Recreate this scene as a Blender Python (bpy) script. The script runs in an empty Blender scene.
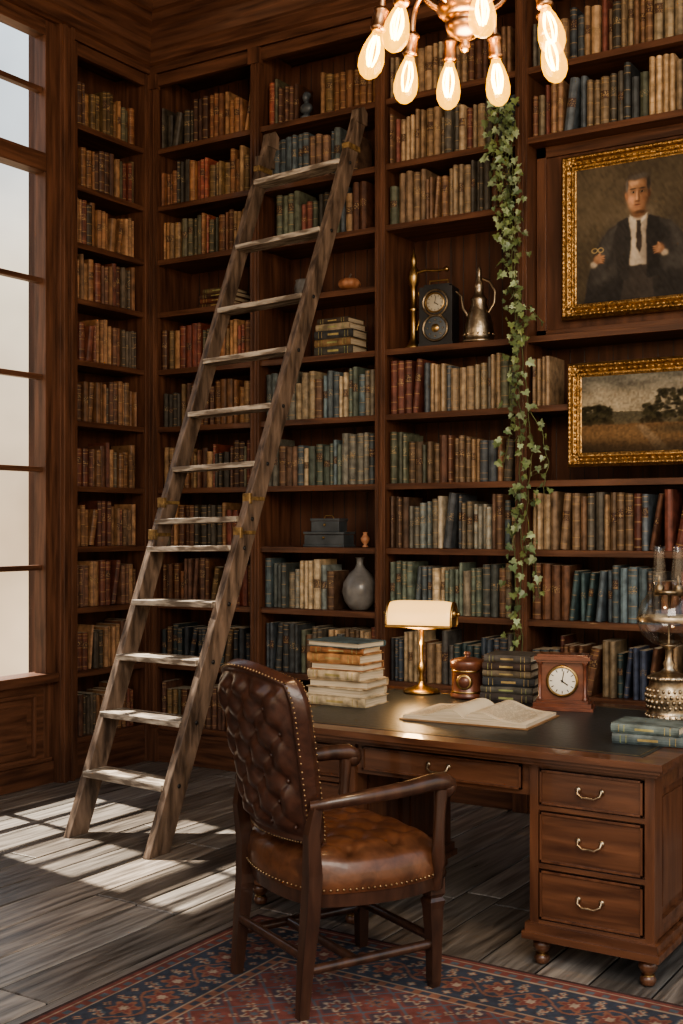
import bpy, math, random
import numpy as np
import bmesh
from mathutils import Matrix, Vector
random.seed(7); np.random.seed(7)
R=random
# ------------------------------------------------------------ mesh builder
class MB:
    def __init__(s):
        s.v=[];s.f=[];s.mi=[];s.sm=[];s.col=[];s.rnd=[];s.uv=[];s.mats=[];s.M=Matrix.Identity(4);s.c=(1,1,1)
    def mat(s,m):
        if m not in s.mats: s.mats.append(m)
        return s.mats.index(m)
    def add(s,vs,fs,m,smooth=False,uvs=None,rnd=None):
        b=len(s.v);M=s.M
        s.v+=[tuple(M@Vector(p)) for p in vs]
        i=s.mat(m)
        for k,f in enumerate(fs):
            s.f.append([b+q for q in f]);s.mi.append(i);s.sm.append(smooth);s.col.append(s.c)
            s.uv.append(uvs[k] if uvs else None);s.rnd.append(rnd[k] if rnd else (0,0,0))
    def box(s,x0,x1,y0,y1,z0,z1,m):
        vs=[(x,y,z) for z in(z0,z1) for y in(y0,y1) for x in(x0,x1)]
        s.add(vs,[(0,1,3,2),(4,6,7,5),(0,4,5,1),(2,3,7,6),(0,2,6,4),(1,5,7,3)],m)
    def cbox(s,c,d,m):
        s.box(c[0]-d[0]/2,c[0]+d[0]/2,c[1]-d[1]/2,c[1]+d[1]/2,c[2]-d[2]/2,c[2]+d[2]/2,m)
    def prism(s,poly,axis,a0,a1,m,smooth=False):
        def P(a,p):
            return (a,p[0],p[1]) if axis=='x' else ((p[0],a,p[1]) if axis=='y' else (p[0],p[1],a))
        n=len(poly)
        vs=[P(a0,p) for p in poly]+[P(a1,p) for p in poly]
        s.add(vs,[(i,(i+1)%n,n+(i+1)%n,n+i) for i in range(n)],m,smooth)
        s.add(vs,[tuple(range(n-1,-1,-1)),tuple(range(n,2*n))],m)
    def lathe(s,prof,m,c=(0,0,0),seg=24,rot=None,smooth=True,sx=1,sy=1,cap=True):
        vs=[];n=len(prof)
        for r,z in prof:
            for k in range(seg):
                a=2*math.pi*k/seg
                p=Vector((r*math.cos(a)*sx,r*math.sin(a)*sy,z))
                if rot is not None: p=rot@p
                vs.append((p[0]+c[0],p[1]+c[1],p[2]+c[2]))
        fs=[(i*seg+k,i*seg+(k+1)%seg,(i+1)*seg+(k+1)%seg,(i+1)*seg+k) for i in range(n-1) for k in range(seg)]
        s.add(vs,fs,m,smooth)
        if cap:
            s.add(vs[:seg],[tuple(range(seg))],m);s.add(vs[-seg:],[tuple(range(seg))],m)
    def tube(s,pts,r,m,seg=8,cap=True):
        pts=[Vector(p) for p in pts];n=len(pts)
        rr=r if isinstance(r,(list,tuple)) else [r]*n
        t0=(pts[1]-pts[0]).normalized()
        up=Vector((0,0,1)) if abs(t0.z)<.9 else Vector((1,0,0))
        nrm=t0.cross(up).normalized();vs=[]
        for i in range(n):
            t=(pts[min(i+1,n-1)]-pts[max(i-1,0)]).normalized()
            nrm=(nrm-t*nrm.dot(t)).normalized();b=t.cross(nrm)
            for k in range(seg):
                a=2*math.pi*k/seg
                vs.append(tuple(pts[i]+(nrm*math.cos(a)+b*math.sin(a))*rr[i]))
        s.add(vs,[(i*seg+k,i*seg+(k+1)%seg,(i+1)*seg+(k+1)%seg,(i+1)*seg+k) for i in range(n-1) for k in range(seg)],m,True)
        if cap:
            s.add(vs[:seg],[tuple(range(seg))],m);s.add(vs[-seg:],[tuple(range(seg))],m)
    def sphere(s,c,r,m,seg=12,rings=8,sc=(1,1,1)):
        vs=[];
        for i in range(rings+1):
            ph=math.pi*i/rings
            for k in range(seg):
                a=2*math.pi*k/seg
                vs.append((c[0]+r*sc[0]*math.sin(ph)*math.cos(a),c[1]+r*sc[1]*math.sin(ph)*math.sin(a),c[2]+r*sc[2]*math.cos(ph)))
        s.add(vs,[(i*seg+k,i*seg+(k+1)%seg,(i+1)*seg+(k+1)%seg,(i+1)*seg+k) for i in range(rings) for k in range(seg)],m,True)
    def grid(s,fn,nu,nv,m,smooth=True):
        vs=[fn(i/nu,j/nv) for j in range(nv+1) for i in range(nu+1)]
        s.add(vs,[(j*(nu+1)+i,j*(nu+1)+i+1,(j+1)*(nu+1)+i+1,(j+1)*(nu+1)+i) for j in range(nv) for i in range(nu)],m,smooth)
    def build(s,name,bevel=0,recalc=True,parent=None):
        me=bpy.data.meshes.new(name);me.from_pydata(s.v,[],s.f)
        for m in s.mats: me.materials.append(m)
        me.polygons.foreach_set('material_index',s.mi);me.polygons.foreach_set('use_smooth',s.sm)
        ca=me.color_attributes.new('Col','FLOAT_COLOR','CORNER');cb=me.color_attributes.new('Rnd','FLOAT_COLOR','CORNER')
        c=[];r=[];u=[]
        for i,f in enumerate(s.f):
            for k in range(len(f)):
                c+= [*s.col[i],1.];r+=[*s.rnd[i],1.]
                u+= list(s.uv[i][k]) if s.uv[i] else [0.,0.]
        ca.data.foreach_set('color',c);cb.data.foreach_set('color',r)
        uv=me.uv_layers.new(name='UVMap');uv.data.foreach_set('uv',u)
        if recalc:
            bm=bmesh.new();bm.from_mesh(me);bmesh.ops.recalc_face_normals(bm,faces=bm.faces);bm.to_mesh(me);bm.free()
        me.update()
        o=bpy.data.objects.new(name,me);bpy.context.scene.collection.objects.link(o)
        if bevel:
            b=o.modifiers.new('bevel','BEVEL');b.width=bevel;b.segments=2;b.limit_method='ANGLE';b.angle_limit=math.radians(50)
        if parent: o.parent=parent
        return o
def T(x,y,z,rz=0): return Matrix.Translation((x,y,z))@Matrix.Rotation(math.radians(rz),4,'Z')
# ------------------------------------------------------------ materials
def newmat(name):
    m=bpy.data.materials.new(name);m.use_nodes=True;nt=m.node_tree
    return m,nt,nt.nodes['Principled BSDF']
def L(nt,a,b): nt.links.new(a,b)
def mat(name,c1,c2=None,rough=.5,metal=0,sc=(1,1,1),scale=8,bump=0,usecol=False,detail=6,coat=0,lo=.3,hi=.7,rv=0,spec=.5):
    m,nt,b=newmat(name);N=nt.nodes
    b.inputs['Roughness'].default_value=rough;b.inputs['Metallic'].default_value=metal
    b.inputs['Coat Weight'].default_value=coat;b.inputs['Specular IOR Level'].default_value=spec
    if c2 is None: c2=c1
    tc=N.new('ShaderNodeTexCoord');mp=N.new('ShaderNodeMapping');mp.inputs['Scale'].default_value=sc
    nz=N.new('ShaderNodeTexNoise');nz.inputs['Scale'].default_value=scale;nz.inputs['Detail'].default_value=detail;nz.inputs['Distortion'].default_value=.4
    cr=N.new('ShaderNodeValToRGB');cr.color_ramp.elements[0].color=(*c1,1);cr.color_ramp.elements[1].color=(*c2,1)
    cr.color_ramp.elements[0].position=lo;cr.color_ramp.elements[1].position=hi
    L(nt,tc.outputs['Object'],mp.inputs['Vector']);L(nt,mp.outputs[0],nz.inputs['Vector']);L(nt,nz.outputs[0],cr.inputs[0])
    out=cr.outputs[0]
    if usecol:
        at=N.new('ShaderNodeAttribute');at.attribute_name='Col'
        mx=N.new('ShaderNodeMix');mx.data_type='RGBA';mx.blend_type='MULTIPLY';mx.inputs[0].default_value=1
        L(nt,out,mx.inputs[6]);L(nt,at.outputs['Color'],mx.inputs[7]);out=mx.outputs[2]
    L(nt,out,b.inputs['Base Color'])
    if rv:
        mr=N.new('ShaderNodeMapRange');mr.inputs[3].default_value=rough-rv;mr.inputs[4].default_value=rough+rv
        L(nt,nz.outputs[0],mr.inputs[0]);L(nt,mr.outputs[0],b.inputs['Roughness'])
    if bump:
        bp=N.new('ShaderNodeBump');bp.inputs['Strength'].default_value=bump;bp.inputs['Distance'].default_value=.01
        L(nt,nz.outputs[0],bp.inputs['Height']);L(nt,bp.outputs[0],b.inputs['Normal'])
    return m
def emis(name,c,st):
    m,nt,b=newmat(name);b.inputs['Base Color'].default_value=(*c,1);b.inputs['Emission Color'].default_value=(*c,1);b.inputs['Emission Strength'].default_value=st
    return m
def glass(name,tint,mix=.05,em=None,es=0,rough=.03,edge=.5):
    """thin clear glass: transparent + mirror that grows toward grazing (same from both sides)"""
    m=bpy.data.materials.new(name);m.use_nodes=True;nt=m.node_tree;N=nt.nodes;N.clear()
    o=N.new('ShaderNodeOutputMaterial');t=N.new('ShaderNodeBsdfTransparent');t.inputs[0].default_value=(*tint,1)
    g=N.new('ShaderNodeBsdfGlossy');g.inputs['Roughness'].default_value=rough
    x=N.new('ShaderNodeMixShader');lw=N.new('ShaderNodeLayerWeight');lw.inputs[0].default_value=.5
    pw=N.new('ShaderNodeMath');pw.operation='POWER';pw.inputs[1].default_value=4
    mm=N.new('ShaderNodeMath');mm.operation='MULTIPLY_ADD';mm.inputs[1].default_value=edge;mm.inputs[2].default_value=mix;mm.use_clamp=True
    L(nt,lw.outputs['Facing'],pw.inputs[0]);L(nt,pw.outputs[0],mm.inputs[0])
    L(nt,mm.outputs[0],x.inputs[0]);L(nt,t.outputs[0],x.inputs[1]);L(nt,g.outputs[0],x.inputs[2])
    last=x.outputs[0]
    if em:
        e=N.new('ShaderNodeEmission');e.inputs[0].default_value=(*em,1);e.inputs[1].default_value=es
        a=N.new('ShaderNodeAddShader');L(nt,last,a.inputs[0]);L(nt,e.outputs[0],a.inputs[1]);last=a.outputs[0]
    L(nt,last,o.inputs[0]);return m
def vcol(name,rough=.6,bump=0,bscale=200,coat=0,spec=.5):
    m,nt,b=newmat(name);N=nt.nodes;at=N.new('ShaderNodeAttribute');at.attribute_name='Paint'
    L(nt,at.outputs['Color'],b.inputs['Base Color']);b.inputs['Roughness'].default_value=rough;b.inputs['Coat Weight'].default_value=coat;b.inputs['Specular IOR Level'].default_value=spec
    if bump:
        tc=N.new('ShaderNodeTexCoord');nz=N.new('ShaderNodeTexNoise');nz.inputs['Scale'].default_value=bscale
        bp=N.new('ShaderNodeBump');bp.inputs['Strength'].default_value=bump;bp.inputs['Distance'].default_value=.004
        L(nt,tc.outputs['Object'],nz.inputs['Vector']);L(nt,nz.outputs[0],bp.inputs['Height']);L(nt,bp.outputs[0],b.inputs['Normal'])
    return m
W1=(.048,.021,.0125);W2=(.162,.074,.043)
woodV=mat('mahogany_vertical',W1,W2,.45,sc=(14,14,1.2),scale=2.2,bump=.15,coat=.1,spec=.35)
woodX=mat('mahogany_horizontal_x',W1,W2,.45,sc=(1.2,14,14),scale=2.2,bump=.15,coat=.1,spec=.35)
woodY=mat('mahogany_horizontal_y',W1,W2,.45,sc=(14,1.2,14),scale=2.2,bump=.15,coat=.1,spec=.35)
panelM=mat('mahogany_back_panel',(.045,.020,.012),(.13,.058,.035),.5,sc=(10,10,1),scale=2,bump=.1,spec=.3)
deskX=mat('desk_wood_x',(.060,.024,.013),(.170,.073,.038),.32,sc=(1.2,12,12),scale=2.6,bump=.08,coat=.3)
deskV=mat('desk_wood_v',(.060,.024,.013),(.158,.067,.035),.32,sc=(12,12,1.4),scale=2.6,bump=.08,coat=.3)
floorM=mat('weathered_planks',(.070,.060,.053),(.37,.33,.295),.34,sc=(16,1.1,10),scale=2.4,bump=.4,usecol=True,detail=10,rv=.14,lo=.30,hi=.74)
floorD=mat('floor_gap',(.008,.006,.005),rough=.9)
ladM=mat('worn_ladder_wood',(.062,.044,.034),(.30,.225,.175),.5,sc=(9,5,1.3),scale=5,bump=.5,detail=10,usecol=True,lo=.34,hi=.72)
treadM=mat('worn_tread',(.16,.13,.105),(.52,.47,.41),.5,sc=(1.3,7,7),scale=6,bump=.4,detail=9,usecol=True,lo=.42,hi=.60)
brass=mat('aged_brass',(.28,.18,.075),(.50,.34,.15),.34,1,scale=25)
nailM=mat('antique_nail_heads',(.22,.15,.085),(.40,.29,.17),.35,1,scale=25)
copper=mat('copper',(.34,.18,.095),(.52,.30,.17),.3,1,scale=20)
pewter=mat('tarnished_silver',(.26,.205,.14),(.58,.48,.35),.36,1,scale=30,bump=.3)
gold=mat('gilded_frame',(.17,.088,.030),(.54,.345,.15),.38,.85,scale=60,bump=.6)
dark=mat('black_metal',(.012,.012,.013),(.03,.03,.032),.4,.3)
leatherD=mat('brown_leather',(.028,.012,.008),(.075,.031,.019),.34,scale=30,bump=.15,coat=.2)
leatherS=mat('tan_leather',(.066,.025,.012),(.150,.060,.028),.36,scale=25,bump=.12,coat=.2)
chairW=mat('chair_wood',(.027,.013,.009),(.078,.036,.022),.32,sc=(6,6,1),scale=5,coat=.3)
deskLeather=mat('desk_leather',(.016,.018,.019),(.034,.037,.038),.36,scale=60,bump=.15)
pages=mat('paper_edges',(.40,.32,.22),(.66,.57,.43),.8,sc=(1,1,40),scale=6)
paper=mat('old_paper',(.58,.48,.34),(.76,.67,.51),.8,scale=6)
ceilM=mat('ceiling_plaster',(.10,.07,.05),(.13,.09,.065),.8)
ceramic=mat('grey_ceramic',(.09,.088,.088),(.21,.205,.20),.35,scale=14,coat=.3)
orangeC=mat('terracotta',(.28,.12,.06),(.45,.22,.12),.5,scale=10)
slate=mat('slate_lacquer',(.04,.048,.055),(.085,.098,.11),.4,scale=10)
def bookmat():
    m,nt,b=newmat('book_cloth');N=nt.nodes
    at=N.new('ShaderNodeAttribute');at.attribute_name='Col';rn=N.new('ShaderNodeAttribute');rn.attribute_name='Rnd'
    sp=N.new('ShaderNodeSeparateColor');L(nt,rn.outputs['Color'],sp.inputs[0])
    uv=N.new('ShaderNodeUVMap');uv.uv_map='UVMap';sx=N.new('ShaderNodeSeparateXYZ');L(nt,uv.outputs[0],sx.inputs[0]);V=sx.outputs[1];U=sx.outputs[0]
    def M(op,a,bv,c=None):
        n=N.new('ShaderNodeMath');n.operation=op
        for i,q in enumerate((a,bv,c)):
            if q is None: continue
            if isinstance(q,(int,float)): n.inputs[i].default_value=q
            else: L(nt,q,n.inputs[i])
        return n.outputs[0]
    r1,r2,isp=sp.outputs[0],sp.outputs[1],sp.outputs[2]
    s=None
    for p,sl in((.06,.04),(.20,.18),(.50,.12),(.80,.08),(.93,.03)):
        c=M('COMPARE',V,M('ADD',M('MULTIPLY',r2,sl),p),.009);s=c if s is None else M('ADD',s,c)
    band=M('MULTIPLY',M('MULTIPLY',s,M('GREATER_THAN',r1,.40)),isp)
    cen=M('ADD',M('MULTIPLY',r1,.22),.50)
    tc=N.new('ShaderNodeTexCoord');nz=N.new('ShaderNodeTexNoise');nz.inputs['Scale'].default_value=170;L(nt,tc.outputs['Object'],nz.inputs['Vector'])
    txt=M('MULTIPLY',M('MULTIPLY',M('GREATER_THAN',nz.outputs[0],.56),M('COMPARE',V,cen,.07)),isp)
    txt=M('MULTIPLY',txt,M('GREATER_THAN',r2,.4))
    lab=M('MULTIPLY',M('MULTIPLY',M('COMPARE',V,cen,.085),M('GREATER_THAN',r2,.72)),isp)
    # darker joints where spine cloth turns into the boards
    jn=M('MULTIPLY',M('GREATER_THAN',M('ABSOLUTE',M('SUBTRACT',U,.5),0),.40),isp)
    n2=N.new('ShaderNodeTexNoise');n2.inputs['Scale'].default_value=26;n2.inputs['Detail'].default_value=8;L(nt,tc.outputs['Object'],n2.inputs['Vector'])
    r2_=N.new('ShaderNodeMapRange');r2_.inputs[1].default_value=.3;r2_.inputs[2].default_value=.7;r2_.inputs[3].default_value=.5;r2_.inputs[4].default_value=1.4;L(nt,n2.outputs[0],r2_.inputs[0])
    def MX(f,a,bv,bt='MIX'):
        x=N.new('ShaderNodeMix');x.data_type='RGBA';x.blend_type=bt
        if isinstance(f,(int,float)): x.inputs[0].default_value=f
        else: L(nt,f,x.inputs[0])
        L(nt,a,x.inputs[6])
        if isinstance(bv,tuple): x.inputs[7].default_value=bv
        else: L(nt,bv,x.inputs[7])
        return x.outputs[2]
    c=MX(1,at.outputs['Color'],r2_.outputs[0],'MULTIPLY')
    c=MX(M('MULTIPLY',jn,.45),c,(.03,.02,.014,1))
    c=MX(M('MULTIPLY',lab,.85),c,(.05,.02,.016,1))
    c=MX(M('MULTIPLY',band,.6),c,(.36,.235,.105,1))
    c=MX(M('MULTIPLY',txt,.6),c,(.44,.31,.15,1))
    L(nt,c,b.inputs['Base Color']);b.inputs['Roughness'].default_value=.5;b.inputs['Specular IOR Level'].default_value=.3
    return m
bookM=bookmat()
def book(mb,w,h,d,col):
    r1,r2=R.random(),R.random()
    ring=[(-w/2,d),(-w/2,.006),(-w*.32,-.002),(0,-.007),(w*.32,-.002),(w/2,.006),(w/2,d)]
    vs=[(x,y,0) for x,y in ring]+[(x,y,h) for x,y in ring];n=7
    fs=[];uv=[];rn=[]
    for i in range(6):
        fs.append((i,i+1,n+i+1,n+i));sp=1 if 1<=i<=4 else 0
        u0,u1=(i-1)/4,(i)/4
        uv.append([(u0,0),(u1,0),(u1,1),(u0,1)]);rn.append((r1,r2,sp))
    mb.c=col;mb.add(vs,fs,bookM,False,uv,rn);mb.c=(1,1,1)
    mb.add([(-w/2,.006,h),(w/2,.006,h),(w/2,d,h),(-w/2,d,h),(-w/2,.006,0),(w/2,.006,0),(w/2,d,0),(-w/2,d,0)],[(0,1,2,3),(7,6,5,4),(3,2,6,7)],pages)
    mb.c=col;mb.add([(-w/2,.006,h),(-w*.32,-.002,h),(0,-.007,h),(w*.32,-.002,h),(w/2,.006,h)],[(0,1,2,3,4)],bookM);mb.c=(1,1,1)
def flatbook(mb,cx,cy,z,Lx,Wy,Th,rz,col,spine_front=True):
    M0=mb.M;mb.M=M0@T(cx,cy,z,rz+(0 if spine_front else 180))
    mb.c=col;a=Lx/2;b=Wy/2;t=.0035
    mb.box(-a,a,-b,b,0,t,bookM);mb.box(-a,a,-b,b,Th-t,Th,bookM)
    prof=[(-b,0),(-b-.005,Th*.25),(-b-.006,Th*.5),(-b-.005,Th*.75),(-b,Th),(-b+.004,Th),(-b+.004,0)]
    n=7;vs=[(-a,p[0],p[1]) for p in prof]+[(a,p[0],p[1]) for p in prof]
    r1,r2=R.random(),R.random()
    fs=[(i,i+1,n+i+1,n+i) for i in range(6)]
    mb.add(vs,fs,bookM,False,[[(0,0),(0,0),(0,1),(0,1)]]*6,[(r1,r2,0)]*6)
    for fx in(-.38,-.30,.30,.38):
        mb.c=(.4*R.uniform(.6,1),.28,.12);mb.box(a*2*fx-.001,a*2*fx+.001,-b-.0068,-b,Th*.12,Th*.88,bookM)
    mb.box(-a*.28,a*.28,-b-.0068,-b,Th*.38,Th*.62,bookM);mb.c=col
    mb.add(vs,[tuple(range(7)),tuple(range(7,14))],bookM);mb.c=(1,1,1)
    mb.box(-a+.006,a-.006,-b+.004,b-.006,t,Th-t,pages);mb.M=M0
PAL={
'warm':[(.22,.105,.05),(.16,.07,.035),(.29,.16,.08),(.11,.05,.028),(.34,.21,.11),(.15,.095,.045),(.17,.05,.032),(.06,.05,.038),(.25,.13,.06),(.09,.08,.05),(.09,.045,.03)],
'dim':[(.16,.08,.04),(.21,.105,.052),(.11,.052,.032),(.25,.14,.075),(.08,.06,.042),(.14,.05,.032)],
'tan':[(.36,.25,.15),(.27,.175,.10),(.18,.12,.075),(.24,.19,.125),(.09,.08,.065),(.42,.31,.20),(.14,.065,.04),(.07,.078,.082),(.30,.22,.14),(.14,.05,.036),(.11,.12,.085),(.19,.11,.065),(.075,.09,.105)],
'grey':[(.12,.14,.135),(.075,.095,.105),(.20,.195,.165),(.31,.265,.20),(.055,.062,.07),(.18,.155,.115),(.38,.30,.20),(.10,.125,.10),(.15,.09,.06),(.09,.125,.14)],
'slate':[(.045,.06,.08),(.065,.085,.10),(.11,.105,.10),(.035,.038,.044),(.23,.16,.10),(.15,.075,.045),(.05,.08,.085),(.30,.23,.15),(.12,.045,.035),(.06,.075,.12),(.10,.14,.16)],
'dark':[(.03,.035,.042),(.065,.036,.026),(.10,.065,.04),(.04,.052,.055),(.14,.08,.045)],
}
def row(mb,origin,direc,n_in,x0,x1,z,pal,hmin=.2,hmax=.265,wmin=.022,wmax=.048,lean=.05,set_back=.03,dep=(.15,.19)):
    x=x0;ang=math.atan2(direc[1],direc[0]);run=0
    while x<x1-wmin:
        w=R.uniform(wmin,wmax)
        if x+w>x1: break
        if run<=0:
            run=R.choice([1,1,1,2,2,3,4]);col=R.choice(PAL[pal]);k=R.uniform(.6,1.35);hb=R.uniform(hmin,hmax);wb=w
        run-=1;w=wb if run>0 and x+wb<x1 else w
        kk=k*R.uniform(.85,1.15);c=tuple(min(.8,q*kk) for q in col)
        h=hb+R.uniform(-.007,.007);tilt=0
        if R.random()<lean: tilt=R.uniform(4,11)
        ww=w+(h*math.sin(math.radians(tilt)) if tilt else 0)
        if x+ww>x1: tilt=0;ww=w
        px=x+w/2
        P=Vector(origin)+Vector((*direc,0))*px+Vector((*n_in,0))*(set_back+R.uniform(-.010,.016))
        mb.M=Matrix.Translation((P.x,P.y,z+.001))@Matrix.Rotation(ang,4,'Z')
        if tilt: mb.M=mb.M@Matrix.Translation((0,0,w*.5*math.sin(math.radians(tilt))))@Matrix.Rotation(math.radians(tilt),4,'Y')
        book(mb,w*.93,h,R.uniform(*dep),c)
        mb.M=Matrix.Identity(4);x+=ww+R.uniform(.0003,.002)
# ------------------------------------------------------------ room shell
mb=MB();mb.box(-5.15,1.6,-.8,5.9,-.12,-.006,floorD)
x=-5.1
while x<1.5:
    w=R.choice([.15,.175,.195,.21]);y=-.8-R.random()*1.2
    while y<5.74:
        l=R.uniform(1.1,2.3);k=R.uniform(.55,1.3);t=R.uniform(-.05,.03)
        mb.c=(k*(1+t),k,k*(1-t));y0=max(y,-.8);y1=min(y+l,5.74)
        if y1>y0: mb.box(x+.004,x+w-.004,y0+.003,y1-.003,-.03,R.uniform(-.0015,0),floorM)
        y+=l
    x+=w
mb.c=(1,1,1);mb.build('floor',.004)
mb=MB();mb.box(-5.1,1.6,-.8,5.9,4.5,4.6,ceilM);mb.build('ceiling')
mb=MB();mb.box(-5.1,1.6,5.775,5.9,0,4.5,panelM);mb.build('wall_back')
WX=-4.84;WB=-4.90
mb=MB();mb.box(-5.14,-5.055,4.79,5.90,0,4.5,panelM);mb.build('wall_left.001')
mb=MB();WY0=3.66  # unseen window edge, moved in to shrink the sun patches on the floor
mb.box(WB,WX,-.8,WY0-.02,0,4.5,woodV)
mb.box(WB,WX,WY0-.02,4.62,4.12,4.5,woodY)
mb.box(WB,WX,WY0-.02,4.62,0,.56,woodY)
mb.box(WB,WX,4.62,4.783,0,4.5,woodV)
mb.box(WX,WX+.02,3.6,4.55,.14,.16,woodY);mb.box(WX,WX+.02,3.6,4.55,.48,.50,woodY);mb.box(WX,WX+.02,3.6,3.62,.16,.48,woodV);mb.box(WX,WX+.02,4.53,4.55,.16,.48,woodV)
mb.box(WX,WX+.012,3.66,4.49,.2,.44,woodY)
mb.build('wall_left',.003)
mb=MB()
mb.box(WX-.02,WX+.07,4.675,4.783,0,4.12,woodV)
mb.box(WX+.05,WX+.085,4.69,4.715,0,4.12,woodV);mb.box(WX+.05,WX+.085,4.745,4.77,0,4.12,woodV)
mb.box(WX-.05,WX+.035,4.60,4.675,.56,4.12,woodV)
mb.box(WX-.05,WX+.035,WY0-.08,WY0,.56,4.12,woodV)
mb.box(WX-.08,WX+.06,WY0-.1,4.675,.55,.60,woodY)
mb.box(WX-.05,WX+.035,WY0,4.60,4.04,4.12,woodY)
mb.box(WX-.05,WX+.04,WY0,4.60,3.30,3.40,woodY)
for z in(1.17,1.70,2.20,2.72,3.75): mb.box(WX-.035,WX+.008,WY0,4.60,z-.014,z+.014,woodY)
mb.box(WX-.035,WX+.008,4.08,4.12,.6,4.06,woodV)
gm=glass('window_glass',(.93,.94,.94),.03,edge=.4)
mb.add([(WX-.016,WY0,.6),(WX-.016,4.60,.6),(WX-.016,4.60,4.06),(WX-.016,WY0,4.06)],[(0,1,2,3)],gm)
mb.build('window_1',.002)
mb=MB();mb.box(WX,WX+.025,-.8,4.67,0,.12,woodY);mb.box(WX,WX+.015,-.8,4.67,.12,.14,woodY);mb.build('baseboard_left',.003)
CP=[(0,4.06),(.02,4.06),(.02,4.12),(.045,4.13),(.045,4.19),(.06,4.2),(.075,4.24),(.11,4.29),(.15,4.32),(.15,4.36),(.18,4.37),(.20,4.42),(.235,4.45),(.235,4.5)]
mb=MB();mb.prism([(5.76,4.5),(5.76,4.075)]+[(5.43-a,max(z,4.075)) for a,z in CP],'x',-4.8,1.6,woodX);mb.build('trim_1',.002)
mb=MB();mb.prism([(-5.05,4.5),(-5.05,4.075)]+[(-4.80+a,max(z,4.075)) for a,z in CP],'y',4.785,5.43,woodY)
mb.prism([(-4.84,4.5),(-4.84,4.12)]+[(-4.80+a,max(z,4.12)) for a,z in CP],'y',-.8,4.785,woodY);mb.build('trim_2',.002)
# ------------------------------------------------------------ bookcases
ZS=[.22,.585,.94,1.28,1.617,1.98,2.32,2.66,2.97,3.29,3.63]
YF=5.43;YB=5.74
posts=[-4.765,-4.011,-3.197,-2.398,-1.22,-.36]
secs=[(-4.735,-4.041),(-3.981,-3.227),(-3.167,-2.428),(-2.368,-1.25),(-1.19,-.39)]
skip={2:[7],3:[7,8],}
mb=MB()
mb.box(-4.80,-.33,YB,5.76,0,4.06,panelM)
for i in range(60):
    xx=-4.75+i*.075
    if xx<-.35: mb.box(xx,xx+.004,YB-.003,YB,.1,4.05,dark)
for i,p in enumerate(posts):
    hw=.03 if 0<i<5 else .032
    mb.box(p-hw+.006,p+hw-.006,YF-.005,YB,0,4.07,woodV)
    mb.box(p-hw,p+hw,YF-.02,YF+.01,.0,4.07,woodV)
    mb.box(p-hw+.014,p-hw+.022,YF-.028,YF,.25,4.0,woodV);mb.box(p+hw-.022,p+hw-.014,YF-.028,YF,.25,4.0,woodV)
    mb.box(p-hw-.008,p+hw+.008,YF-.035,YF+.01,0,.2,woodV)
    mb.box(p-hw-.008,p+hw+.008,YF-.035,YF+.01,3.98,4.07,woodV)
for s,(a,b) in enumerate(secs):
    mb.box(a-.01,b+.01,YF+.0,YB,0,.03,woodX)
    mb.box(a-.01,b+.01,YF-.01,YF+.02,0,.19,woodX);mb.box(a-.01,b+.01,YF-.018,YF+.02,.165,.19,woodX)
    mb.box(a-.01,b+.01,YF-.01,YF+.02,4.0,4.07,woodX)
    for k,z in enumerate(ZS):
        if k in skip.get(s,[]): continue
        mb.box(a-.008,b+.008,YF+.004,YB,z-.028,z,woodX)
        mb.box(a-.008,b+.008,YF-.004,YF+.012,z-.032,z-.001,woodX)
a,b=secs[3]
mb.box(a-.005,b+.005,5.55,5.57,2.32,3.262,panelM)
for xx in(a+.0,b-.05): mb.box(xx,xx+.05,5.535,5.55,2.32,3.262,woodV)
mb.box(a,b,5.535,5.55,3.21,3.262,woodX);mb.box(a,b,5.535,5.55,2.32,2.36,woodX)
mb.build('bookcase',.0025)
mb=MB();XF=-4.80;XB=-5.03
mb.box(-5.05,XB,4.79,5.75,0,4.07,panelM)
for (y0,y1) in((4.787,4.815),(5.375,5.405)):
    mb.box(XB,XF+.005,y0,y1,0,4.07,woodV);mb.box(XF-.01,XF+.018,y0-.001,y1+.001,0,4.07,woodV)
mb.box(XB,XF+.0,4.81,5.375,0,.03,woodY);mb.box(XF-.02,XF+.01,4.81,5.375,0,.19,woodY);mb.box(XF-.02,XF+.01,4.81,5.375,4.0,4.07,woodY)
for z in ZS:
    mb.box(XB,XF-.004,4.81,5.385,z-.028,z,woodY);mb.box(XF-.014,XF+.004,4.81,5.385,z-.032,z-.001,woodY)
mb.build('bookcase.001',.0025)
# books
mb=MB()
plan={}
for s in range(5):
    for k in range(11): plan[(s,k)]=[(0.0,1.0)]
plan[(0,7)]=[];plan[(1,7)]=[];plan[(1,6)]=[];plan[(1,3)]=[];plan[(1,2)]=[(0,.62)]
plan[(1,10)]=[(.04,.33),(.50,.98)];plan[(1,9)]=[(0,.84)];plan[(1,8)]=[(.1,.93)];plan[(1,4)]=[(.0,.97)]
plan[(2,7)]=[];plan[(2,8)]=[(0,.97)];plan[(2,6)]=[]
plan[(3,7)]=[];plan[(3,8)]=[];plan[(3,6)]=[];plan[(3,5)]=[(.0,.115)];plan[(3,4)]=[]
pal={0:['warm','dark','warm','warm','warm','warm','warm','warm','warm','warm','warm'],
1:['warm','tan','grey','grey','grey','grey','grey','tan','tan','grey','warm'],
2:['tan','slate','grey','grey','tan','tan','tan','tan','tan','tan','tan'],
3:['slate','slate','slate','tan','tan','slate','tan','tan','tan','tan','tan'],
4:['tan']*11}
for s,(a,b) in enumerate(secs):
    for k,z in enumerate(ZS):
        for f0,f1 in plan[(s,k)]:
            w=b-a
            row(mb,(a,YF,0),(1,0),(0,1),f0*w+.004,f1*w-.004,z,pal[s][k],
                hmin=.195 if s else .19,hmax=.278 if s else .262,lean=.25 if (s==3 and k in(1,2,3)) else .05)
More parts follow.
